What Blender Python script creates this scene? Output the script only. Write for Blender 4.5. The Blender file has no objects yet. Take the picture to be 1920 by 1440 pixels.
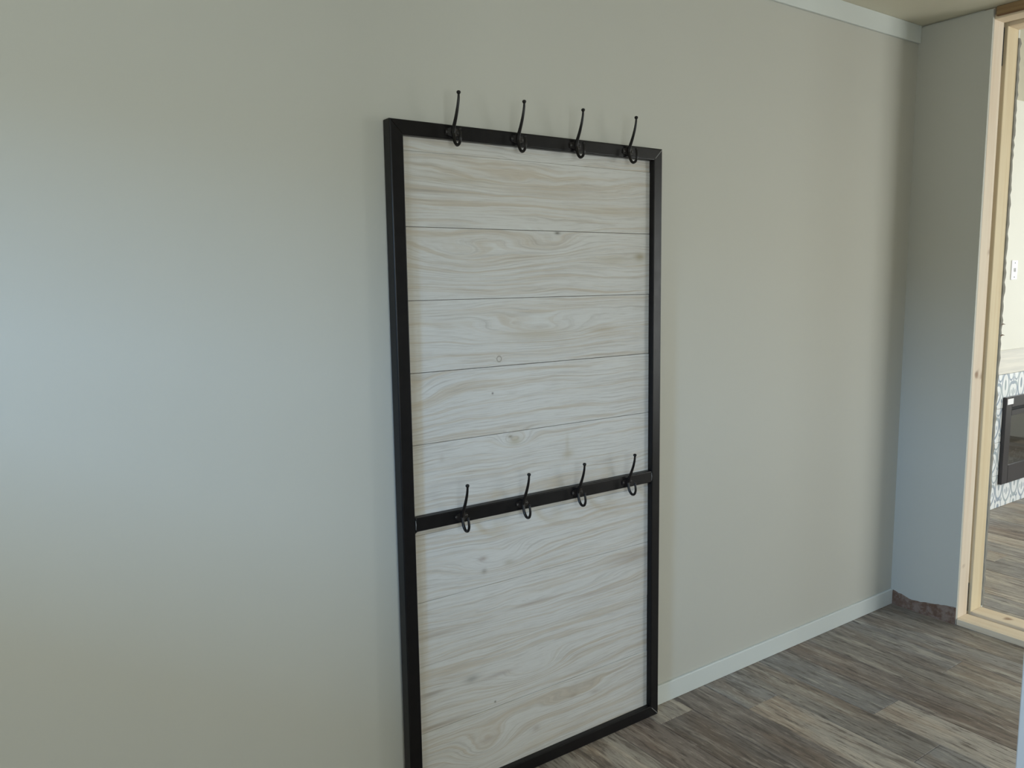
import bpy, bmesh, math, random
from mathutils import Vector, Matrix

# ------------------------------------------------------------------ camera, world, light, exposure
sc = bpy.context.scene
COL = sc.collection
CAM = Vector((-3.325, -1.839, 1.444))
yaw, pitch, roll, FPX = math.radians(35.024), math.radians(-7.4095), math.radians(-0.689), 1507.8
fw = Vector((math.sin(yaw)*math.cos(pitch), math.cos(yaw)*math.cos(pitch), math.sin(pitch)))
rt = fw.cross(Vector((0, 0, 1))).normalized()
up = rt.cross(fw)
r2 = rt*math.cos(roll) + up*math.sin(roll)
u2 = up*math.cos(roll) - rt*math.sin(roll)
cd = bpy.data.cameras.new('camera')
cd.sensor_width = 36.0
cd.lens = FPX/1920*36
cd.clip_start = 0.02
cam = bpy.data.objects.new('camera', cd)
COL.objects.link(cam)
cam.matrix_world = Matrix(((r2.x, u2.x, -fw.x, CAM.x), (r2.y, u2.y, -fw.y, CAM.y), (r2.z, u2.z, -fw.z, CAM.z), (0, 0, 0, 1)))
sc.camera = cam

w = bpy.data.worlds.new('overcast_sky')
sc.world = w
w.use_nodes = True
w.node_tree.nodes['Background'].inputs[0].default_value = (0.72, 0.84, 1.0, 1)
w.node_tree.nodes['Background'].inputs[1].default_value = 1.0

def area(name, loc, direction, sx, sy, watts, colour):
    d = bpy.data.lights.new(name, 'AREA')
    d.shape = 'RECTANGLE'; d.size = sx; d.size_y = sy; d.energy = watts; d.color = colour
    o = bpy.data.objects.new(name, d); COL.objects.link(o)
    o.location = loc
    o.rotation_euler = Vector(direction).to_track_quat('-Z', 'Z').to_euler()
    return o
# daylight entering by the windows, plus fill lamps added for dim areas
area('daylight_patio_window', (2.0, -3.42, 1.25), (0, 1, 0), 2.0, 1.7, 98, (1.0, 0.98, 0.93))
area('daylight_side_window', (-8.9, -2.8, 3.14), (2.0, 0.9, -0.64), 1.5, 0.7, 640, (0.31, 0.57, 1.0))
area('added_side_fill', (-5.06, -1.15, 1.87), (1, 0, 0), 1.5, 0.5, 32, (0.86, 0.95, 0.96))  # second lamp at the side window, added to lift the end wall
area('added_far_fill', (4.58, -1.4, 1.35), (-1, 0, 0), 2.0, 1.5, 70, (0.95, 0.98, 1.0))  # added lamp that brightens the fireplace room
area('daylight_rear_window', (-3.0, -3.42, 1.45), (0, 1, 0), 1.6, 1.1, 38, (0.94, 0.98, 0.95))

sc.view_settings.view_transform = 'Standard'
sc.view_settings.look = 'None'
sc.view_settings.exposure = -0.03
sc.view_settings.gamma = 1.0
sc.view_settings.use_curve_mapping = False

# ------------------------------------------------------------------ helpers
def tag(o, label=None, cat=None, group=None, kind=None):
    if label: o['label'] = label
    if cat: o['category'] = cat
    if group: o['group'] = group
    if kind: o['kind'] = kind
    return o

def empty(name, loc, rot=(0, 0, 0)):
    o = bpy.data.objects.new(name, None)
    COL.objects.link(o); o.location = loc; o.rotation_euler = rot
    o.empty_display_size = 0.05
    return o

def link(name, me, mat=None, parent=None, loc=(0, 0, 0), rot=(0, 0, 0)):
    o = bpy.data.objects.new(name, me)
    COL.objects.link(o)
    if mat and not me.materials: me.materials.append(mat)
    o.parent = parent; o.location = loc; o.rotation_euler = rot
    return o

def done(bm, name, mat=None, parent=None, loc=(0, 0, 0), smooth=False, rot=(0, 0, 0)):
    bmesh.ops.recalc_face_normals(bm, faces=bm.faces)
    me = bpy.data.meshes.new(name)
    bm.to_mesh(me); bm.free()
    if smooth:
        for p in me.polygons: p.use_smooth = True
    return link(name, me, mat, parent, loc, rot)

def abox(bm, a, b):
    v = [bm.verts.new((x, y, z)) for x in (a[0], b[0]) for y in (a[1], b[1]) for z in (a[2], b[2])]
    for f in ((0, 1, 3, 2), (4, 6, 7, 5), (0, 4, 5, 1), (2, 3, 7, 6), (0, 2, 6, 4), (1, 5, 7, 3)):
        bm.faces.new([v[i] for i in f])
    return v

def box(name, a, b, mat, parent=None, bev=0.0, loc=(0, 0, 0), seg=1):
    bm = bmesh.new(); abox(bm, a, b)
    if bev:
        bmesh.ops.bevel(bm, geom=bm.edges[:], offset=bev, segments=seg, affect='EDGES', profile=0.5)
    return done(bm, name, mat, parent, loc)

def boxes(name, lst, mat, parent=None):
    bm = bmesh.new()
    for a, b in lst: abox(bm, a, b)
    return done(bm, name, mat, parent)

def add_tube(bm, pts, rad, seg=10):
    """swept round rod; rad is a number or one number per point"""
    pts = [Vector(p) for p in pts]
    if not isinstance(rad, (list, tuple)): rad = [rad]*len(pts)
    rings = []; ref = Vector((1, 0, 0))
    for i, p in enumerate(pts):
        t = (pts[min(i+1, len(pts)-1)] - pts[max(i-1, 0)]).normalized()
        a = t.cross(ref)
        if a.length < 1e-4: a = t.cross(Vector((0, 0, 1)))
        a.normalize(); b = t.cross(a)
        rings.append([bm.verts.new(p + (a*math.cos(k*2*math.pi/seg) + b*math.sin(k*2*math.pi/seg))*rad[i]) for k in range(seg)])
    for i in range(len(rings)-1):
        for k in range(seg):
            bm.faces.new((rings[i][k], rings[i][(k+1) % seg], rings[i+1][(k+1) % seg], rings[i+1][k]))
    bm.faces.new(rings[0]); bm.faces.new(rings[-1])

def smoothpath(ctrl, n=6):
    c = [Vector(p) for p in ctrl]; c = [c[0]*2-c[1]] + c + [c[-1]*2-c[-2]]
    out = []
    for i in range(1, len(c)-2):
        for k in range(n):
            t = k/n
            a, b, d, e = c[i-1], c[i], c[i+1], c[i+2]
            out.append(0.5*((2*b) + (d-a)*t + (2*a-5*b+4*d-e)*t*t + (3*b-3*d+e-a)*t**3))
    out.append(c[-2]); return out

# ------------------------------------------------------------------ materials
class NT:
    def __init__(s, name, rough=0.5, spec=0.5, metal=0.0):
        s.m = bpy.data.materials.new(name); s.m.use_nodes = True
        s.t = s.m.node_tree; s.n = s.t.nodes; s.b = s.n['Principled BSDF']
        s.b.inputs['Roughness'].default_value = rough
        s.b.inputs['Specular IOR Level'].default_value = spec
        s.b.inputs['Metallic'].default_value = metal
    def L(s, a, b): s.t.links.new(a, b)
    def put(s, sock, v):
        if isinstance(v, (int, float)): sock.default_value = v
        elif isinstance(v, (tuple, list)): sock.default_value = (*v, 1)[:len(sock.default_value)]
        else: s.L(v, sock)
    def math(s, op, a, b=None, c=None, clamp=False):
        n = s.n.new('ShaderNodeMath'); n.operation = op; n.use_clamp = clamp
        s.put(n.inputs[0], a)
        if b is not None: s.put(n.inputs[1], b)
        if c is not None: s.put(n.inputs[2], c)
        return n.outputs[0]
    def mix(s, f, a, b, mode='MIX'):
        n = s.n.new('ShaderNodeMix'); n.data_type = 'RGBA'; n.blend_type = mode
        s.put(n.inputs[0], f); s.put(n.inputs[6], a); s.put(n.inputs[7], b)
        return n.outputs[2]
    def xyz(s, v):
        n = s.n.new('ShaderNodeSeparateXYZ'); s.L(v, n.inputs[0]); return n.outputs
    def vec(s, x, y, z):
        n = s.n.new('ShaderNodeCombineXYZ')
        s.put(n.inputs[0], x); s.put(n.inputs[1], y); s.put(n.inputs[2], z); return n.outputs[0]
    def noise(s, v, scale=1.0, detail=3.0, rough=0.55):
        n = s.n.new('ShaderNodeTexNoise'); s.L(v, n.inputs['Vector'])
        n.inputs['Scale'].default_value = scale; n.inputs['Detail'].default_value = detail
        n.inputs['Roughness'].default_value = rough; return n.outputs[0]
    def step(s, v, lo, hi):
        n = s.n.new('ShaderNodeMapRange'); n.interpolation_type = 'SMOOTHSTEP'
        s.put(n.inputs[0], v); n.inputs[1].default_value = lo; n.inputs[2].default_value = hi
        return n.outputs[0]
    def pos(s): return s.n.new('ShaderNodeNewGeometry').outputs['Position']
    def obj(s, o=None):
        n = s.n.new('ShaderNodeTexCoord'); n.object = o; return n.outputs['Object']
    def info(s): return s.n.new('ShaderNodeObjectInfo').outputs
    def bump(s, h, strength, dist=0.002):
        n = s.n.new('ShaderNodeBump'); n.inputs['Strength'].default_value = strength
        n.inputs['Distance'].default_value = dist; s.L(h, n.inputs['Height']); s.L(n.outputs[0], s.b.inputs['Normal'])
    def col(s, c): s.put(s.b.inputs['Base Color'], c); return s.m

def paint(name, c, rough=0.6, spec=0.3, var=0.04, bump=0.05, scale=140):
    t = NT(name, rough, spec); p = t.pos()
    n1 = t.noise(p, 1.3, 3); n2 = t.noise(p, scale, 2)
    k = t.math('ADD', 1.0-var/2, t.math('MULTIPLY', n1, var))
    g = t.vec(k, k, k)
    t.bump(n2, bump, 0.001)
    return t.col(t.mix(1.0, c, g, 'MULTIPLY'))

M_WALL = paint('greige_wall_paint', (0.545, 0.538, 0.485))
M_WALLB = paint('cream_wall_paint', (0.74, 0.725, 0.66))
M_CEIL = paint('ceiling_paint', (0.70, 0.66, 0.53), var=0.03)
M_TRIM = paint('white_trim_paint', (0.665, 0.70, 0.68), 0.42, 0.4, 0.02, 0.02)
M_CASE = paint('bright_white_casing_paint', (0.80, 0.82, 0.82), 0.4, 0.4, 0.02, 0.02)
M_PLASTIC = paint('white_plastic', (0.86, 0.86, 0.90), 0.35, 0.5, 0.01, 0.0)

def lumber(name, light, dark, axis='z'):
    t = NT(name, 0.7, 0.25); s = t.xyz(t.pos())
    sc_ = {'z': (38, 38, 1.6), 'y': (38, 1.6, 38)}[axis]
    v = t.vec(*[t.math('MULTIPLY', s[i], sc_[i]) for i in range(3)])
    g = t.noise(v, 1.0, 4, 0.6)
    k = t.noise(t.pos(), 6.5, 2)
    c = t.mix(t.step(g, 0.38, 0.72), light, dark)
    c = t.mix(t.math('MULTIPLY', t.step(k, 0.69, 0.76), 0.75), c, (0.25, 0.13, 0.07))
    t.bump(g, 0.15, 0.001)
    return t.col(c)
M_PINE = lumber('raw_pine_upright', (0.80, 0.69, 0.56), (0.74, 0.60, 0.46))
M_PINEY = lumber('raw_pine_flat', (0.79, 0.67, 0.51), (0.72, 0.58, 0.41), 'y')
M_PINEB = lumber('yellow_pine_upright', (0.76, 0.645, 0.45), (0.70, 0.56, 0.36))
M_HEAD = lumber('stained_header_wood', (0.36, 0.24, 0.12), (0.17, 0.09, 0.05), 'y')

def metal_black():
    t = NT('black_powder_coated_steel', 0.34, 0.22)
    n = t.noise(t.pos(), 60, 3)
    t.put(t.b.inputs['Roughness'], t.math('ADD', 0.26, t.math('MULTIPLY', n, 0.16)))
    t.bump(t.noise(t.pos(), 420, 2), 0.06, 0.0006)
    return t.col(t.mix(n, (0.0065, 0.006, 0.0065), (0.010, 0.009, 0.0095)))
M_STEEL = metal_black()
def simple(name, c, rough, spec=0.5, metal=0.0):
    t = NT(name, rough, spec, metal)
    return t.col(t.mix(t.noise(t.pos(), 25, 2), c, tuple(x*0.85 for x in c)))
M_HOOK = simple('dark_bronze_hook_metal', (0.011, 0.009, 0.0085), 0.30, 0.3)
M_SCREW = simple('worn_screw_steel', (0.05, 0.046, 0.046), 0.35, 0.5, 0.5)
M_WELD = simple('bare_weld_steel', (0.28, 0.28, 0.28), 0.45, 0.5, 0.6)
M_DARK = simple('painted_gap_shade', (0.012, 0.014, 0.022), 0.9, 0.1)  # near-black colour standing in for shade between the lumber frames
M_PAPER = simple('torn_drywall_edge', (0.30, 0.29, 0.26), 0.9, 0.1)
M_FPMETAL = simple('black_fireplace_metal', (0.030, 0.028, 0.034), 0.32, 0.5)
M_FPIN = simple('fireplace_inner_black', (0.02, 0.02, 0.02), 0.7, 0.3)
M_CRYSTAL = simple('clear_crystal_stone', (0.62, 0.66, 0.68), 0.15, 0.6)
M_SLAB = simple('subfloor', (0.045, 0.038, 0.033), 0.9, 0.1)
M_OUT = simple('outer_sheathing', (0.4, 0.4, 0.38), 0.9, 0.1)

def glass(name, tint, gloss=0.1):
    m = bpy.data.materials.new(name); m.use_nodes = True
    n = m.node_tree.nodes; l = m.node_tree.links; n.remove(n['Principled BSDF'])
    a = n.new('ShaderNodeBsdfTransparent'); a.inputs[0].default_value = (*tint, 1)
    b = n.new('ShaderNodeBsdfGlossy'); b.inputs['Roughness'].default_value = 0.03
    x = n.new('ShaderNodeMixShader'); x.inputs[0].default_value = gloss
    l.new(a.outputs[0], x.inputs[1]); l.new(b.outputs[0], x.inputs[2]); l.new(x.outputs[0], n['Material Output'].inputs[0])
    return m
M_GLASS = glass('window_glass', (0.95, 0.97, 0.97), 0.06)
M_FPGLASS = glass('smoked_fireplace_glass', (0.42, 0.42, 0.40), 0.28)

def brown_strip():
    t = NT('exposed_brown_backing', 0.95, 0.1); p = t.pos()
    a = t.noise(p, 28, 4, 0.7); b = t.noise(p, 90, 3)
    c = t.mix(t.step(a, 0.4, 0.62), (0.17, 0.105, 0.075), (0.26, 0.195, 0.16))
    c = t.mix(t.math('MULTIPLY', t.step(b, 0.55, 0.75), 0.6), c, (0.30, 0.25, 0.20))
    t.bump(a, 0.25, 0.002)
    return t.col(c)
M_BROWN = brown_strip()

def floor_wood():
    t = NT('weathered_vinyl_plank', 0.5, 0.35)
    i = t.info(); s = t.xyz(t.pos()); r = t.math('MULTIPLY', i['Random'], 37.0)
    x = t.math('ADD', s[0], r)
    y = t.math('ADD', s[1], t.math('MULTIPLY', r, 3.1))
    warp = t.math('MULTIPLY', t.noise(t.vec(t.math('MULTIPLY', x, 9), t.math('MULTIPLY', y, 3.5), r), 1, 3), 0.035)
    xw = t.math('ADD', x, warp)
    broad = t.noise(t.vec(t.math('MULTIPLY', xw, 22), t.math('MULTIPLY', y, 2.6), r), 1.0, 4, 0.65)
    tone = t.noise(t.vec(t.math('MULTIPLY', xw, 9), t.math('MULTIPLY', y, 2.0), t.math('ADD', r, 5.0)), 1.0, 2, 0.5)
    grain = t.noise(t.vec(t.math('MULTIPLY', xw, 85), t.math('MULTIPLY', y, 9.0), r), 1.0, 5, 0.72)
    fine = t.noise(t.vec(t.math('MULTIPLY', xw, 300), t.math('MULTIPLY', y, 22), r), 1.0, 3, 0.6)
    base = i['Color']
    light = t.mix(0.45, t.mix(1.0, base, (1.7, 1.65, 1.55), 'MULTIPLY'), (0.44, 0.40, 0.34))
    dark = t.mix(0.5, t.mix(1.0, base, (0.5, 0.45, 0.42), 'MULTIPLY'), (0.070, 0.055, 0.048))
    warm = t.mix(1.0, base, (0.94, 0.83, 0.74), 'MULTIPLY')
    c = t.mix(t.math('MULTIPLY', t.step(tone, 0.52, 0.36), 0.9), base, warm)
    c = t.mix(t.math('MULTIPLY', t.step(broad, 0.53, 0.66), 0.8), c, light)
    c = t.mix(t.math('MULTIPLY', t.step(broad, 0.46, 0.33), 0.7), c, dark)
    c = t.mix(t.math('MULTIPLY', t.step(grain, 0.48, 0.36), 0.90), c, dark)
    c = t.mix(t.math('MULTIPLY', t.step(grain, 0.54, 0.66), 0.80), c, light)
    c = t.mix(t.math('MULTIPLY', t.step(fine, 0.52, 0.32), 0.4), c, dark)
    t.put(t.b.inputs['Roughness'], t.math('ADD', 0.36, t.math('MULTIPLY', grain, 0.22)))
    t.bump(grain, 0.15, 0.001)
    return t.col(c)
M_FLOOR = floor_wood()

# ------------------------------------------------------------------ the setting
H = 2.44
XL, XR, YF, YB = -4.9, 4.4, -3.2, 0.42          # left wall, far right, wall behind the camera, fireplace wall
YJ = -0.284                                      # jamb of the opening in the end wall
YO = -2.6                                        # other side of that opening

floor = box('floor', (XL-0.1, YF-0.1, -0.09), (XR+0.1, YB+0.1, -0.0065), M_SLAB)
tag(floor, 'grey brown weathered wood-look plank floor', 'floor', kind='structure')
random.seed(11)
PW = 0.1525
TAN, GREY, BROWN, DARK, MID = (0.40, 0.355, 0.30), (0.275, 0.258, 0.238), (0.232, 0.190, 0.160), (0.205, 0.174, 0.150), (0.29, 0.26, 0.225)
known = {  # column -> [(y_start, y_end, tint)] as the floor shows beside the rack
    -3: [(-0.01, -0.46, GREY), (-0.46, -1.66, MID)],
    -2: [(-0.01, -0.95, MID), (-0.95, -2.15, BROWN)],
    -1: [(-0.01, -1.10, DARK), (-1.10, -2.3, TAN)],
    0: [(-0.01, -0.47, GREY), (-0.47, -1.67, TAN)],
    1: [(-0.01, -0.69, MID), (-0.69, -1.8, GREY)],
    2: [(-0.01, -0.205, GREY), (-0.205, -1.4, TAN)],
    3: [(-0.01, -0.88, DARK), (-0.88, -2.0, MID)],
    4: [(-0.01, -0.097, TAN), (-0.097, -1.3, DARK)],
    5: [(-0.01, -0.75, BROWN), (-0.75, -1.95, GREY)],
    6: [(-0.01, -1.05, TAN), (-1.05, -2.2, MID)],
    7: [(-0.01, -0.6, MID), (-0.6, -1.8, DARK)],
}
def plank(x0, x1, y0, y1, tint):
    g = 0.0007
    bm = bmesh.new(); v = abox(bm, (x0+g, y1+g, -0.0064), (x1-g, y0-g, 0.0))
    tops = [e for e in bm.edges if all(abs(q.co.z) < 1e-6 for q in e.verts)]
    bmesh.ops.bevel(bm, geom=tops, offset=0.0012, segments=1, affect='EDGES')
    o = done(bm, 'plank', M_FLOOR, floor)
    j = random.uniform(0.88, 1.12)
    o.color = (tint[0]*j, tint[1]*j, tint[2]*j, 1)
for c in range(-34, 27):
    x1 = -0.765 - (c)*PW if True else 0
    x0 = x1 - PW
    if x1 < XL or x0 > XR: continue
    x0 = max(x0, XL); x1 = min(x1, XR)
    ytop = YB if x0 > 0.0 else 0.0
    y = ytop
    for (a, b, t_) in known.get(c, []):
        plank(x0, x1, y, b, t_); y = b
    if c not in known:
        b = ytop - random.uniform(0.35, 1.5)
        plank(x0, x1, y, b, random.choice((GREY, MID, BROWN, GREY, TAN, MID))); y = b
    while y > YF+0.02:
        b = max(YF, y - random.uniform(1.2, 1.6))
        if b < YF+0.25: b = YF
        plank(x0, x1, y, b, random.choice((GREY, MID, BROWN, GREY, TAN, MID))); y = b

o = box('wall_back', (XL-0.1, 0.0, -0.006), (0.0, 0.09, H+0.02), M_WALL)
tag(o, 'long greige painted wall behind the hook rack', 'wall', kind='structure')
o = boxes('wall_end', [((0, YJ, 0), (0.012, 0.0, H-0.007)), ((0.012, YJ+0.038, -0.006), (0.09, 0.09, H+0.02)),
                       ((0, YF, 0), (0.012, YO, H)), ((0.012, YF, -0.006), (0.09, YO-0.038, H+0.02))], M_WALL)
tag(o, 'narrow shaded greige end wall beside the lumber framed opening', 'wall', kind='structure')
# torn strip at the foot of the end wall where the baseboard is missing
random.seed(4)
bm = bmesh.new(); prev = None
n = 22
for i in range(n+1):
    y = -0.011 + (YJ + 0.013)*i/n
    f = i/n
    h = 0.066 - 0.022*math.sin(min(1, f*2.2)*math.pi/2) + 0.030*max(0, f-0.35)/0.65 + random.uniform(-0.0022, 0.0022)
    t_ = 0.004 + random.uniform(0, 0.003)
    cur = [bm.verts.new(q) for q in ((0.0, y, 0.0), (-t_, y, 0.0), (-t_, y, h-0.003), (0.0, y, h))]
    if prev:
        for k in range(4):
            bm.faces.new((prev[k], prev[(k+1) % 4], cur[(k+1) % 4], cur[k]))
    else: bm.faces.new(cur)
    prev = cur
bm.faces.new(prev)
ts = done(bm, 'torn_strip', M_BROWN, o)
ts['label'] = 'ragged brown strip left where the baseboard is missing'

o = box('ceiling', (XL-0.1, YF-0.1, H), (XR+0.1, YB+0.1, H+0.08), M_CEIL)
tag(o, 'plain warm cream ceiling', 'ceiling', kind='structure')

def strip(name, x0, x1, y0, y1, z0, z1, mat, label, cat):
    return tag(box(name, (x0, y0, z0), (x1, y1, z1), mat, None, 0.0018), label, cat, kind='structure')
strip('baseboard_back', XL, -0.001, -0.0105, 0.0, 0.0, 0.068, M_TRIM, 'low white baseboard along the long greige wall', 'baseboard')
strip('trim_1', XL, -0.001, -0.0115, 0.0, 2.371, H, M_TRIM, 'white batten trim where the long wall meets the ceiling', 'trim')

# wall behind the camera, with two windows in it, and left wall with one
def wall_with_hole(name, axis, c0, c1, u0, u1, holes, mat, label):
    """axis 'y': slab y in [c0,c1], u = x. axis 'x': slab x in [c0,c1], u = y. holes (ua, ub, za, zb)"""
    L = []
    def put(a, b, z0, z1):
        if b-a < 1e-4 or z1-z0 < 1e-4: return
        L.append(((a, c0, z0), (b, c1, z1)) if axis == 'y' else ((c0, a, z0), (c1, b, z1)))
    u = u0
    for (a, b, za, zb) in sorted(holes):
        put(u, a, -0.006, H+0.02); put(a, b, -0.006, za); put(a, b, zb, H+0.02); u = b
    put(u, u1, -0.006, H+0.02)
    return tag(boxes(name, L, mat), label, 'wall', kind='structure')
W_FAR = (-2.4, -0.4, 0.6, 2.1)  # hole for the added, unseen window
W_PATIO, W_REAR, W_SIDE = (1.0, 3.0, 0.4, 2.1), (-3.8, -2.2, 0.9, 2.0), (-2.3, -0.4, 1.62, 2.06)
wall_with_hole('wall_front', 'y', YF-0.1, YF, XL-0.1, XR+0.1, [W_PATIO, W_REAR], M_WALLB, 'cream wall opposite the hook rack with two windows')
wall_with_hole('wall_left', 'x', XL-0.1, XL, YF, 0.0, [W_SIDE], M_WALLB, 'cream side wall with a small window')
wall_with_hole('wall_far', 'x', XR, XR+0.1, YF, YB+0.1, [W_FAR], M_WALLB, 'cream far wall of the fireplace room with an added window')

def window(name, axis, c, hole, label, mull):
    a, b, z0, z1 = hole
    root = empty(name, (a, c, z0) if axis == 'y' else (c, a, z0))
    tag(root, label, 'window', kind='structure')
    W, Hh, f = b-a, z1-z0, 0.045
    def bx(nm, p, q, m):
        if axis == 'x': p, q = (p[1], p[0], p[2]), (q[1], q[0], q[2])
        return box(nm, p, q, m, root, 0.0)
    d0, d1 = -0.03, 0.03
    bx('frame_side', (0.0, d0, 0), (f, d1, Hh), M_CASE); bx('frame_side', (W-f, d0, 0), (W, d1, Hh), M_CASE)
    bx('frame_rail', (f, d0, 0), (W-f, d1, f), M_CASE); bx('frame_rail', (f, d0, Hh-f), (W-f, d1, Hh), M_CASE)
    xs = [f + (W-2*f)*k/mull for k in range(mull+1)]
    for k in range(1, mull): bx('mullion', (xs[k]-0.018, d0, f), (xs[k]+0.018, d1, Hh-f), M_CASE)
    for k in range(mull): bx('pane', (xs[k]+0.018*(k > 0), -0.003, f), (xs[k+1]-0.018*(k < mull-1), 0.003, Hh-f), M_GLASS)
window('window_1', 'y', YF-0.05, W_PATIO, 'wide white framed window of the fireplace room', 2)
window('window_2', 'y', YF-0.05, W_REAR, 'white framed window opposite the hook rack', 2)
window('window_3', 'x', XL-0.05, W_SIDE, 'small white framed window in the side wall', 1)

window('added_window', 'x', XR+0.05, W_FAR, 'added white framed window in the far wall of the fireplace room', 2)  # unseen window, made up to let extra light into the fireplace room

# cased support post whose white edge shows beside the floor
PX, PY = -1.23, -1.023
o = box('trim_2', (PX, PY-0.115, 0), (PX+0.115, PY, H), M_CASE, None, 0.003)
tag(o, 'white cased square post standing on the plank floor near the opening', 'post', kind='structure')
box('plinth', (PX-0.008, PY-0.123, 0), (PX+0.123, PY+0.002, 0.09), M_CASE, o, 0.002)

# ------------------------------------------------------------------ rough framed opening: two lumber frames with a gap between the house halves
def frame(name, x0, x1, ztop, mats, label, sill=0.025):
    root = empty(name, (x0, (YJ+YO)/2, 0)); tag(root, label, 'door frame', kind='structure')
    ox, oy = x0, (YJ+YO)/2
    def bx(nm, p, q, m): return box(nm, (p[0]-ox, p[1]-oy, p[2]), (q[0]-ox, q[1]-oy, q[2]), m, root, 0.002)
    bx('jamb', (x0, YJ, 0.0), (x1, YJ+0.038, H-0.001), mats[0])
    bx('jamb', (x0, YO-0.038, 0.0), (x1, YO, H-0.001), mats[0])
    bx('header', (x0, YO, ztop), (x1, YJ, ztop+0.017), mats[1])
    bx('sill', (x0, YO, 0.0), (x1, YJ, sill), mats[1])
    return root
d1 = frame('door_1', 0.012, 0.091, 2.397, (M_PINE, M_PINEY), 'raw pink pine frame lining the opening in the end wall')
box('sill_lip', (-0.012, YO-(YJ+YO)/2, 0.0), (0.0, -0.003-(YO-YJ)/2, 0.025), M_PINEY, d1, 0.001)
hb = box('header_board', (-0.012, YO-(YJ+YO)/2, 2.404), (0.010, -0.010-(YO-YJ)/2, H-0.001), M_HEAD, d1, 0.002)
hb['label'] = 'stained brown board above the opening'
d2 = frame('door_2', 0.124, 0.213, 2.390, (M_PINEB, M_PINEY), 'yellow pine frame of the second house half behind the gap')
oyy = (YJ+YO)/2
for z0, z1 in ((2.245, 2.388), (0.026, 0.15)):
    s = box('gap_shade', (0.094-0.124, YJ-oyy+0.010, z0), (0.119-0.124, YJ-oyy+0.03, z1), M_DARK, d2, 0.001)  # dark block that paints in the shade at the gap's ends
# second-half wall around its opening with the torn drywall edge
wl = boxes('wall_half', [((0.213, YJ, 0), (0.226, YB, H)), ((0.124, YJ+0.038, -0.006), (0.213, YB, H+0.02)),
                    ((0.213, YF, 0), (0.226, YO, H)), ((0.124, YF, -0.006), (0.213, YO-0.038, H+0.02))], M_WALLB)
tag(wl, 'cream wall on the fireplace side of the opening', 'wall', kind='structure')
random.seed(9)
bm = bmesh.new(); prev = None; n = 120
for i in range(n+1):
    z = 0.03 + (2.36-0.03)*i/n
    e = random.uniform(0.0, 0.007)
    cur = [bm.verts.new(q) for q in ((0.214, YJ, z), (0.214, YJ-0.002-e*0.4, z), (0.227+e, YJ-0.002-e*0.4, z), (0.227+e, YJ+0.002, z))]
    if prev:
        for k in range(4): bm.faces.new((prev[k], prev[(k+1) % 4], cur[(k+1) % 4], cur[k]))
    else: bm.faces.new(cur)
    prev = cur
bm.faces.new(prev)
done(bm, 'torn_edge', M_PAPER, wl)['label'] = 'ragged grey torn drywall edge'
for z in (1.235, 1.19):
    bm = bmesh.new(); add_tube(bm, [(0.222, YJ-0.002, z), (0.234, YJ-0.006, z+0.003), (0.247, YJ-0.008, z+0.001)], [0.003, 0.0022, 0.0006], 6)
    done(bm, 'splinter', M_BROWN, wl)

# ------------------------------------------------------------------ fireplace wall beyond the opening
wf = box('wall_fireplace', (0.226, YB, -0.006), (XR, YB+0.1, H+0.02), M_WALLB)
tag(wf, 'cream wall with patterned tile below, seen through the opening', 'wall', kind='structure')

def tile_mat():
    t = NT('blue_grey_patterned_tile', 0.25, 0.5)
    s = t.xyz(t.obj()); A = 0.1035
    x = t.math('DIVIDE', s[0], A); z = t.math('DIVIDE', s[2], A)      # -1..1 over the tile
    ax = t.math('ABSOLUTE', x)
    def dist(cx, cz, sx=1.0, sz=1.0):
        a = t.math('MULTIPLY', t.math('SUBTRACT', ax, cx), sx); b = t.math('MULTIPLY', t.math('SUBTRACT', z, cz), sz)
        return t.math('SQRT', t.math('ADD', t.math('MULTIPLY', a, a), t.math('MULTIPLY', b, b)))
    def ring(d, r, wd): return t.step(t.math('ABSOLUTE', t.math('SUBTRACT', d, r)), wd, wd*0.55)
    def disc(d, r): return t.step(d, r, r*0.86)
    # heart shaped ogee: width grows towards the top, closes in a point below
    zz = t.math('ADD', z, t.math('MULTIPLY', ax, -0.42))
    def heart(cz, sx, sz):
        b = t.math('MULTIPLY', t.math('SUBTRACT', zz, cz), sz); a = t.math('MULTIPLY', x, sx)
        return t.math('SQRT', t.math('ADD', t.math('MULTIPLY', a, a), t.math('MULTIPLY', b, b)))
    m = ring(heart(-0.18, 1.0, 0.85), 0.50, 0.095)
    for q in (ring(dist(1.0, 0.30, 1.25, 0.62), 0.50, 0.095), ring(dist(1.0, -0.95, 1.1, 0.9), 0.42, 0.06), ring(dist(0.34, 0.98, 1.1, 0.8), 0.30, 0.06),
              disc(dist(0.0, 0.62, 1.5, 0.6), 0.12), disc(dist(0.0, -0.12, 1.7, 0.55), 0.15), disc(dist(0.24, -0.10, 1.6, 0.6), 0.09),
              disc(dist(1.0, 0.35, 1.5, 0.5), 0.17), disc(dist(0.62, -0.55, 1.2, 0.8), 0.10), disc(dist(0.98, -0.95, 1.3, 0.8), 0.15), disc(dist(0.0, -0.95, 1.0, 0.8), 0.13)):
        m = t.math('MAXIMUM', m, q)
    tone = t.noise(t.pos(), 9, 2)
    ink = t.mix(t.step(tone, 0.4, 0.6), (0.26, 0.32, 0.41), (0.36, 0.42, 0.46))
    c = t.mix(t.math('MULTIPLY', m, 0.9), (0.80, 0.82, 0.84), ink)
    return t.col(c)
M_TILE = tile_mat()
TS = 0.837/4
bm = bmesh.new(); abox(bm, (-TS/2+0.001, -0.004, -TS/2+0.001), (TS/2-0.001, 0.004, TS/2-0.001))
bmesh.ops.bevel(bm, geom=[e for e in bm.edges if all(v.co.y < 0 for v in e.verts)], offset=0.0012, segments=1, affect='EDGES')
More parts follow.
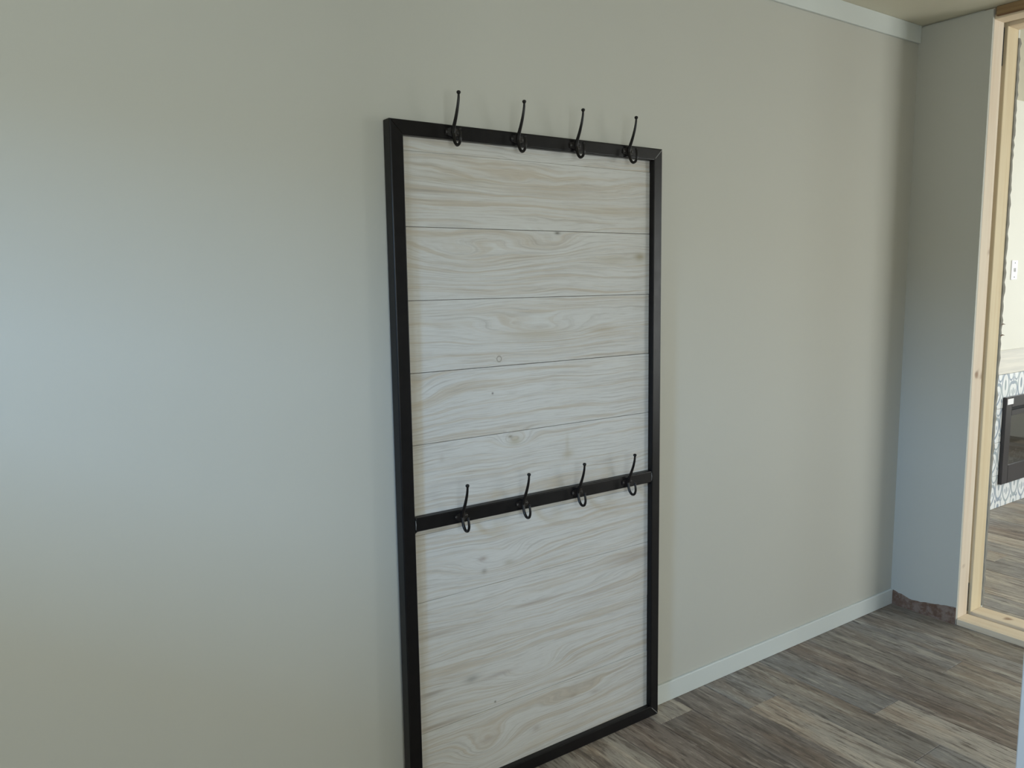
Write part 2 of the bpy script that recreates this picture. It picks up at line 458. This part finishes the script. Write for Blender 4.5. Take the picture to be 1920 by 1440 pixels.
t0 = done(bm, 'tile', M_TILE, wf, (1.30+TS/2, YB-0.0045, TS/2))
FPX0, FPX1, FPZ0, FPZ1 = 1.905, 3.17, 0.152, 0.695
for i in range(11):
    for k in range(4):
        if i == 0 and k == 0: continue
        cx, cz = 1.30+TS*(i+0.5), TS*(k+0.5)
        c = t0.copy(); COL.objects.link(c); c.parent = wf; c.location = (cx, YB-0.0045, cz)
# whitewashed ledger boards above the tile
t = NT('whitewashed_board', 0.6, 0.3); s = t.xyz(t.pos())
g = t.noise(t.vec(t.math('MULTIPLY', s[0], 2.5), s[1], t.math('MULTIPLY', s[2], 60)), 1, 4)
M_LEDGE = t.col(t.mix(t.step(g, 0.35, 0.7), (0.74, 0.71, 0.65), (0.62, 0.60, 0.56)))
box('ledger_board', (1.30, YB-0.007, 0.838), (1.30+TS*11, YB+0.001, 0.985), M_LEDGE, wf, 0.001)

fp = empty('electric_fireplace', ((FPX0+FPX1)/2, YB-0.0095, FPZ0))
tag(fp, 'black wall-mounted electric fireplace on blue and white patterned tile', 'fireplace')
hw, fh, dp = (FPX1-FPX0)/2, FPZ1-FPZ0, 0.022
gx, gz0, gz1 = hw-0.075, 0.115, 0.425
box('side_bezel', (-hw, -dp, 0), (-gx, 0, fh), M_FPMETAL, fp, 0.003)
box('side_bezel', (gx, -dp, 0), (hw, 0, fh), M_FPMETAL, fp, 0.003)
box('lower_bezel', (-gx, -dp, 0), (gx, 0, gz0), M_FPMETAL, fp, 0.002)
box('upper_bezel', (-gx, -dp, gz1), (gx, 0, fh-0.085), M_FPMETAL, fp, 0.002)
box('top_bezel', (-gx, -dp, fh-0.065), (gx, 0, fh), M_FPMETAL, fp, 0.002)
box('vent_slot', (-gx, -dp+0.015, fh-0.085), (gx, 0, fh-0.065), M_FPIN, fp)
box('firebox_back', (-gx, -0.004, gz0), (gx, -0.001, gz1), M_FPIN, fp)
box('glass_panel', (-gx, -dp+0.004, gz0), (gx, -dp+0.008, gz1), M_FPGLASS, fp)
st = box('sticker', (-hw+0.012, -dp-0.0012, fh-0.045), (-hw+0.088, -dp, fh-0.010), M_PLASTIC, fp)
st['label'] = 'small white sticker on the bezel corner'
random.seed(5); bm = bmesh.new()
for i in range(260):
    c = Vector((random.uniform(-gx+0.015, gx-0.015), random.uniform(-0.0115, -0.008), gz0+0.01+abs(random.gauss(0, 0.035))))
    r = random.uniform(0.006, 0.013)
    res = bmesh.ops.create_icosphere(bm, subdivisions=1, radius=r, matrix=Matrix.Translation(c))
    for v in res['verts']:
        v.co.y = c.y + (v.co.y-c.y)*0.25
        v.co += Vector((random.uniform(-1, 1), random.uniform(-0.1, 0.1), random.uniform(-1, 1)))*r*0.35
done(bm, 'crystal_bed', M_CRYSTAL, fp)['kind'] = 'stuff'

sw = empty('light_switch', (1.950, YB, 1.464))
tag(sw, 'white light switch plate on the cream wall above the tile', 'light switch')
box('cover_plate', (-0.037, -0.006, -0.058), (0.037, 0.0, 0.058), M_PLASTIC, sw, 0.002)
box('toggle', (-0.006, -0.016, -0.012), (0.006, -0.006, 0.012), M_PLASTIC, sw, 0.001)
for z in (-0.042, 0.042):
    bm = bmesh.new(); add_tube(bm, [(0, -0.0075, z), (0, -0.0055, z)], 0.004, 8); done(bm, 'screw', M_SCREW, sw)

# ------------------------------------------------------------------ hook rack leaning flat on the wall
RX0, RW, RH, RYT, RYB = -2.4125, 0.9227, 1.8330, -0.0372, -0.0475
TF, TD = 0.0365, 0.0365
lean = math.asin((RYT-RYB)/RH)
rack = empty('hook_rack', (RX0+RW/2, RYB, 0.0004), (-lean, 0, 0))
tag(rack, 'black steel framed coat rack panel of whitewashed planks with eight hooks', 'coat rack')
hw = RW/2

def tube_bar(name, length, horizontal, flip, miter=True):
    """square steel tube with rounded edges. local s along the bar, a across the face (0 outside .. TF inside), y depth"""
    r = 0.0035; prof = []
    for (ca, cy, st_) in ((TF-r, r, -90), (TF-r, TD-r, 0), (r, TD-r, 90), (r, r, 180)):
        for k in range(4):
            an = math.radians(st_ + k*30)
            prof.append((ca + r*math.cos(an), cy + r*math.sin(an)))
    bm = bmesh.new(); ring = []
    for e in (0, 1):
        ring.append([])
        for (a, y) in prof:
            s = (a if miter else 0.0) + 0.0006
            s = s if e == 0 else length - s
            if horizontal:
                co = (s-hw, y, RH-a) if flip else (s-hw, y, a)
            else:
                co = (hw-a, y, s) if flip else (a-hw, y, s)
            ring[e].append(bm.verts.new(co))
    n = len(prof)
    for k in range(n): bm.faces.new((ring[0][k], ring[0][(k+1) % n], ring[1][(k+1) % n], ring[1][k]))
    bm.faces.new(ring[0]); bm.faces.new(ring[1])
    return done(bm, name, M_STEEL, rack)
tube_bar('stile', RH, False, False); tube_bar('stile', RH, False, True)
tube_bar('top_rail', RW, True, True); tube_bar('bottom_rail', RW, True, False)
BZ0, BZ1 = 0.7965, 0.8335
box('middle_rail', (-hw+TF+0.0005, 0.0, BZ0), (hw-TF-0.0005, TD-0.0065, BZ1), M_STEEL, rack, 0.003, seg=3)
for sgn in (-1, 1):
    x = sgn*(hw-TF-0.001)
    bm = bmesh.new(); add_tube(bm, [(x, 0.0004, BZ0+0.006), (x, -0.0006, (BZ0+BZ1)/2), (x, 0.0004, BZ1-0.006)], [0.0006, 0.0012, 0.0006], 6)
    done(bm, 'weld', M_WELD, rack)
    bm = bmesh.new(); add_tube(bm, [(x+sgn*0.001, 0.010, BZ0+0.001), (x-sgn*0.0045, 0.010, BZ0-0.001), (x+sgn*0.001, 0.010, BZ0-0.008)], [0.001, 0.0055, 0.001], 6)
    done(bm, 'weld', M_STEEL, rack)
for (sx, z0, z1) in ((1, RH-0.004, RH-TF+0.006), (1, 0.004, TF-0.006)):   # bright ground mitre seams at the right-hand corners
    q0 = abs(z0-RH) if z0 > 1 else z0; q1 = abs(z1-RH) if z1 > 1 else z1
    bm = bmesh.new(); add_tube(bm, [(hw-q0, 0.0003, z0), (hw-q1, 0.0003, z1)], [0.0015, 0.0011], 6)
    done(bm, 'weld', M_WELD, rack)

def plank_mat():
    t = NT('whitewashed_plank', 0.62, 0.3)
    s = t.xyz(t.obj(rack)); rnd = t.math('MULTIPLY', t.info()['Random'], 91.0)
    u = t.math('ADD', s[0], hw); v = s[2]
    # bumps in the growth field: (u, v, su, sv, amount) -> cathedral arches and knots
    bumps = [(0.229, 1.492, 0.24, 0.050, 3.2), (0.52, 1.535, 0.16, 0.040, 2.0), (0.436, 1.300, 0.30, 0.035, 2.2), (0.46, 1.690, 0.40, 0.05, 2.0),
             (0.04, 1.135, 0.12, 0.06, 2.6), (0.368, 0.996, 0.055, 0.026, 2.2), (0.30, 0.655, 0.16, 0.045, 2.2), (0.43, 0.300, 0.13, 0.035, 2.6),
             (0.25, 0.110, 0.11, 0.055, 4.2), (0.55, 0.165, 0.20, 0.03, 1.8), (0.75, 1.45, 0.2, 0.05, 1.5), (0.45, 0.50, 0.5, 0.04, 1.2), (0.319, 1.228, 0.012, 0.010, 0.7)]
    w1 = t.noise(t.vec(t.math('MULTIPLY', u, 2.6), rnd, t.math('MULTIPLY', v, 9)), 1.0, 3, 0.5)
    f = t.math('ADD', t.math('MULTIPLY', v, 95.0), t.math('MULTIPLY', w1, 5.0))
    f = t.math('ADD', f, rnd)
    def gauss(cu, cv, su, sv):
        a = t.math('DIVIDE', t.math('SUBTRACT', u, cu), su); b = t.math('DIVIDE', t.math('SUBTRACT', v, cv), sv)
        return t.math('EXPONENT', t.math('MULTIPLY', -1.0, t.math('ADD', t.math('MULTIPLY', a, a), t.math('MULTIPLY', b, b))))
    for (cu, cv, su, sv, am) in bumps:
        f = t.math('ADD', f, t.math('MULTIPLY', gauss(cu, cv, su, sv), am*1.9))
    ringw = t.math('ADD', 0.5, t.math('MULTIPLY', 0.5, t.math('SINE', t.math('MULTIPLY', f, 6.2832))))
    patch = t.noise(t.vec(t.math('MULTIPLY', u, 3.2), rnd, t.math('MULTIPLY', v, 22)), 1.0, 3, 0.6)
    streak = t.noise(t.vec(t.math('MULTIPLY', u, 6.5), rnd, t.math('MULTIPLY', f, 3.2)), 1.0, 4, 0.62)
    hair = t.noise(t.vec(t.math('MULTIPLY', u, 16), rnd, t.math('MULTIPLY', v, 520)), 1.0, 3, 0.6)
    long_ = t.noise(t.vec(t.math('MULTIPLY', u, 1.6), rnd, t.math('MULTIPLY', f, 0.9)), 1.0, 4, 0.62)
    white, tan, grey = (0.625, 0.618, 0.595), (0.52, 0.455, 0.37), (0.36, 0.335, 0.31)
    c = t.mix(t.math('MULTIPLY', t.step(long_, 0.46, 0.68), 0.78), white, tan)
    ln = t.math('MULTIPLY', t.step(ringw, 0.62, 1.0), t.step(patch, 0.40, 0.66))
    c = t.mix(t.math('MULTIPLY', ln, 0.30), c, grey)
    c = t.mix(t.math('MULTIPLY', t.step(streak, 0.50, 0.30), 0.40), c, grey)
    c = t.mix(t.math('MULTIPLY', t.step(streak, 0.56, 0.72), 0.45), c, (0.66, 0.67, 0.65))
    c = t.mix(t.math('MULTIPLY', t.step(hair, 0.50, 0.32), 0.26), c, (0.38, 0.34, 0.29))
    # stains and knots that sit where the boards have them
    for (cu, cv, su, sv, am, cc) in [(0.368, 0.992, 0.022, 0.011, 0.55, (0.40, 0.36, 0.25)), (0.352, 1.008, 0.008, 0.004, 0.8, (0.25, 0.21, 0.15)),
            (0.558, 0.930, 0.020, 0.012, 0.6, (0.42, 0.36, 0.26)), (0.556, 0.960, 0.007, 0.026, 0.4, (0.45, 0.40, 0.31)),
            (0.252, 0.675, 0.014, 0.007, 0.6, (0.32, 0.25, 0.22)), (0.256, 0.638, 0.009, 0.008, 0.65, (0.30, 0.27, 0.24)), (0.340, 0.646, 0.018, 0.009, 0.5, (0.36, 0.32, 0.24)),
            (0.847, 1.508, 0.024, 0.012, 0.75, (0.31, 0.26, 0.16)), (0.740, 1.498, 0.080, 0.012, 0.4, (0.43, 0.37, 0.26)), (0.525, 1.572, 0.010, 0.004, 0.9, (0.14, 0.13, 0.11)),
            (0.208, 0.335, 0.022, 0.010, 0.65, (0.28, 0.27, 0.25)), (0.075, 0.332, 0.050, 0.006, 0.6, (0.27, 0.22, 0.19)), (0.300, 0.322, 0.05, 0.006, 0.5, (0.33, 0.28, 0.27)),
            (0.425, 0.505, 0.080, 0.005, 0.55, (0.33, 0.27, 0.23)), (0.09, 0.496, 0.10, 0.006, 0.5, (0.34, 0.27, 0.20)), (0.66, 0.478, 0.12, 0.006, 0.4, (0.36, 0.30, 0.26)),
            (0.82, 0.560, 0.10, 0.020, 0.5, (0.36, 0.30, 0.25)), (0.10, 0.236, 0.10, 0.006, 0.5, (0.30, 0.25, 0.21)), (0.575, 0.170, 0.016, 0.006, 0.55, (0.34, 0.28, 0.23)), (0.66, 0.155, 0.018, 0.006, 0.5, (0.36, 0.31, 0.26)),
            (0.43, 0.112, 0.012, 0.008, 0.5, (0.36, 0.31, 0.28)), (0.26, 0.138, 0.030, 0.008, 0.45, (0.37, 0.31, 0.27)), (0.455, 1.290, 0.11, 0.016, 0.45, (0.46, 0.39, 0.28)), (0.695, 1.292, 0.06, 0.010, 0.5, (0.44, 0.37, 0.27)),
            (0.20, 1.700, 0.10, 0.007, 0.45, (0.43, 0.37, 0.27)), (0.52, 1.680, 0.14, 0.009, 0.45, (0.46, 0.39, 0.30)), (0.10, 1.668, 0.10, 0.004, 0.5, (0.33, 0.30, 0.28)), (0.75, 1.640, 0.12, 0.012, 0.4, (0.46, 0.39, 0.28)),
            (0.18, 0.905, 0.09, 0.005, 0.4, (0.40, 0.38, 0.37)), (0.13, 0.975, 0.008, 0.010, 0.4, (0.42, 0.38, 0.34)), (0.295, 1.135, 0.003, 0.003, 0.9, (0.16, 0.14, 0.13)), (0.285, 0.243, 0.003, 0.003, 0.9, (0.15, 0.14, 0.12))]:
        nn = t.math('MULTIPLY', gauss(cu, cv, su, sv), t.math('ADD', 0.55, t.math('MULTIPLY', streak, 0.9)))
        c = t.mix(t.math('MULTIPLY', nn, am, clamp=True), c, cc)
    # small plugged ring
    a = t.math('SUBTRACT', u, 0.319); b = t.math('SUBTRACT', v, 1.228)
    d = t.math('SQRT', t.math('ADD', t.math('MULTIPLY', a, a), t.math('MULTIPLY', b, b)))
    c = t.mix(t.math('MULTIPLY', t.step(t.math('ABSOLUTE', t.math('SUBTRACT', d, 0.0075)), 0.0024, 0.0008), 0.7), c, (0.26, 0.24, 0.2))
    # worn yellowed plank ends at the left stile
    c = t.mix(t.math('MULTIPLY', t.step(u, 0.068, 0.052), 0.35), c, (0.45, 0.40, 0.31))
    t.bump(t.math('ADD', streak, t.math('MULTIPLY', ringw, 0.4)), 0.25, 0.0012)
    return t.col(c)
M_PLANK = plank_mat()
joints = [TF-0.0005, 0.2265, 0.416, 0.5955, 0.780, 0.834, 1.0205, 1.208, 1.393, 1.5775, 1.763, RH-TF+0.0005]
gaps = [0, 0.0004, 0.0003, 0.0004, 0.0002, 0.0002, 0.0006, 0.0007, 0.0006, 0.0006, 0.0002, 0]
for i in range(len(joints)-1):
    d = 0.0180 + (0.0008 if i % 3 == 1 else 0.0)
    bm = bmesh.new(); abox(bm, (-hw+TF, d, joints[i]+gaps[i]), (hw-TF, 0.030, joints[i+1]-gaps[i+1]))
    bmesh.ops.bevel(bm, geom=[e for e in bm.edges if all(abs(v.co.y-d) < 1e-6 for v in e.verts) and abs(e.verts[0].co.z-e.verts[1].co.z) < 1e-6], offset=0.0006, segments=1, affect='EDGES')
    done(bm, 'plank', M_PLANK, rack)
# backer the planks are fixed to
box('backing_panel', (-hw+TF, 0.0301, TF), (hw-TF, 0.0345, RH-TF), M_BROWN, rack)

# coat hook: local y is depth (negative = out into the room), z up
def hook_mesh():
    bm = bmesh.new()
    upc = smoothpath([(0, -0.004, -0.004), (0, -0.011, 0.014), (0, -0.021, 0.034), (0, -0.030, 0.056), (0, -0.035, 0.074), (0, -0.0365, 0.086)])
    n = len(upc); rad = [0.0052 - 0.0023*i/(n-1) for i in range(n)]
    e = upc[-1]
    add_tube(bm, upc + [e+Vector((0, 0, k)) for k in (0.0018, 0.0035, 0.0055, 0.0078, 0.0092)], rad + [0.0042, 0.0053, 0.0055, 0.0046, 0.0022], 12)
    dn = smoothpath([(0, -0.005, 0.002), (0, -0.0085, -0.012), (0, -0.014, -0.026), (0, -0.0235, -0.0345), (0, -0.0345, -0.032), (0, -0.0400, -0.021), (0, -0.0395, -0.008), (0, -0.0370, 0.001)])
    n = len(dn)
    add_tube(bm, dn + [dn[-1]+Vector((0, 0, 0.002)), dn[-1]+Vector((0, 0, 0.004))], [0.0046 - 0.0014*i/(n-1) for i in range(n)] + [0.0042, 0.0030], 12)
    return bm
def base_mesh():
    bm = bmesh.new()
    prof = [(-0.021, 0.0045), (-0.019, 0.0075), (-0.0135, 0.0085), (-0.008, 0.0105), (0, 0.0135), (0.008, 0.0105), (0.0135, 0.0085), (0.019, 0.0075), (0.021, 0.0045)]
    up_, lo = [], []
    f = lambda x: 0.0022 + 0.0038*math.exp(-(x/0.010)**2)
    outline = prof + [(x, -z) for x, z in reversed(prof)]
    fr = [bm.verts.new((x, -f(x), z)) for x, z in outline]; bk = [bm.verts.new((x, 0.0, z)) for x, z in outline]
    n = len(outline); m = len(prof)
    for k in range(n): bm.faces.new((fr[k], fr[(k+1) % n], bk[(k+1) % n], bk[k]))
    for k in range(m-1): bm.faces.new((fr[k], fr[k+1], fr[n-2-k], fr[n-1-k]))
    bm.faces.new(bk)
    return bm
HM = BM = SM = None
bm = bmesh.new(); add_tube(bm, [(0, 0.0005, 0), (0, -0.0012, 0), (0, -0.0022, 0)], [0.0042, 0.0042, 0.0022], 10)
for zc in (RH-TF/2-0.0005, (BZ0+BZ1)/2):
    for uu in (0.174, 0.375, 0.576, 0.777):
        if HM is None:
            hk = done(hook_mesh(), 'coat_hook', M_HOOK, rack, (uu-hw, 0.0, zc), True); HM = hk.data
            bp = done(base_mesh(), 'base_plate', M_HOOK, hk); BM = bp.data
            sm = done(bm, 'screw', M_SCREW, hk, (-0.0155, -0.0024, 0)); SM = sm.data
        else:
            hk = link('coat_hook', HM, None, rack, (uu-hw, 0.0, zc)); link('base_plate', BM, None, hk)
            link('screw', SM, None, hk, (-0.0155, -0.0024, 0))
        link('screw', SM, None, hk, (0.0155, -0.0024, 0))
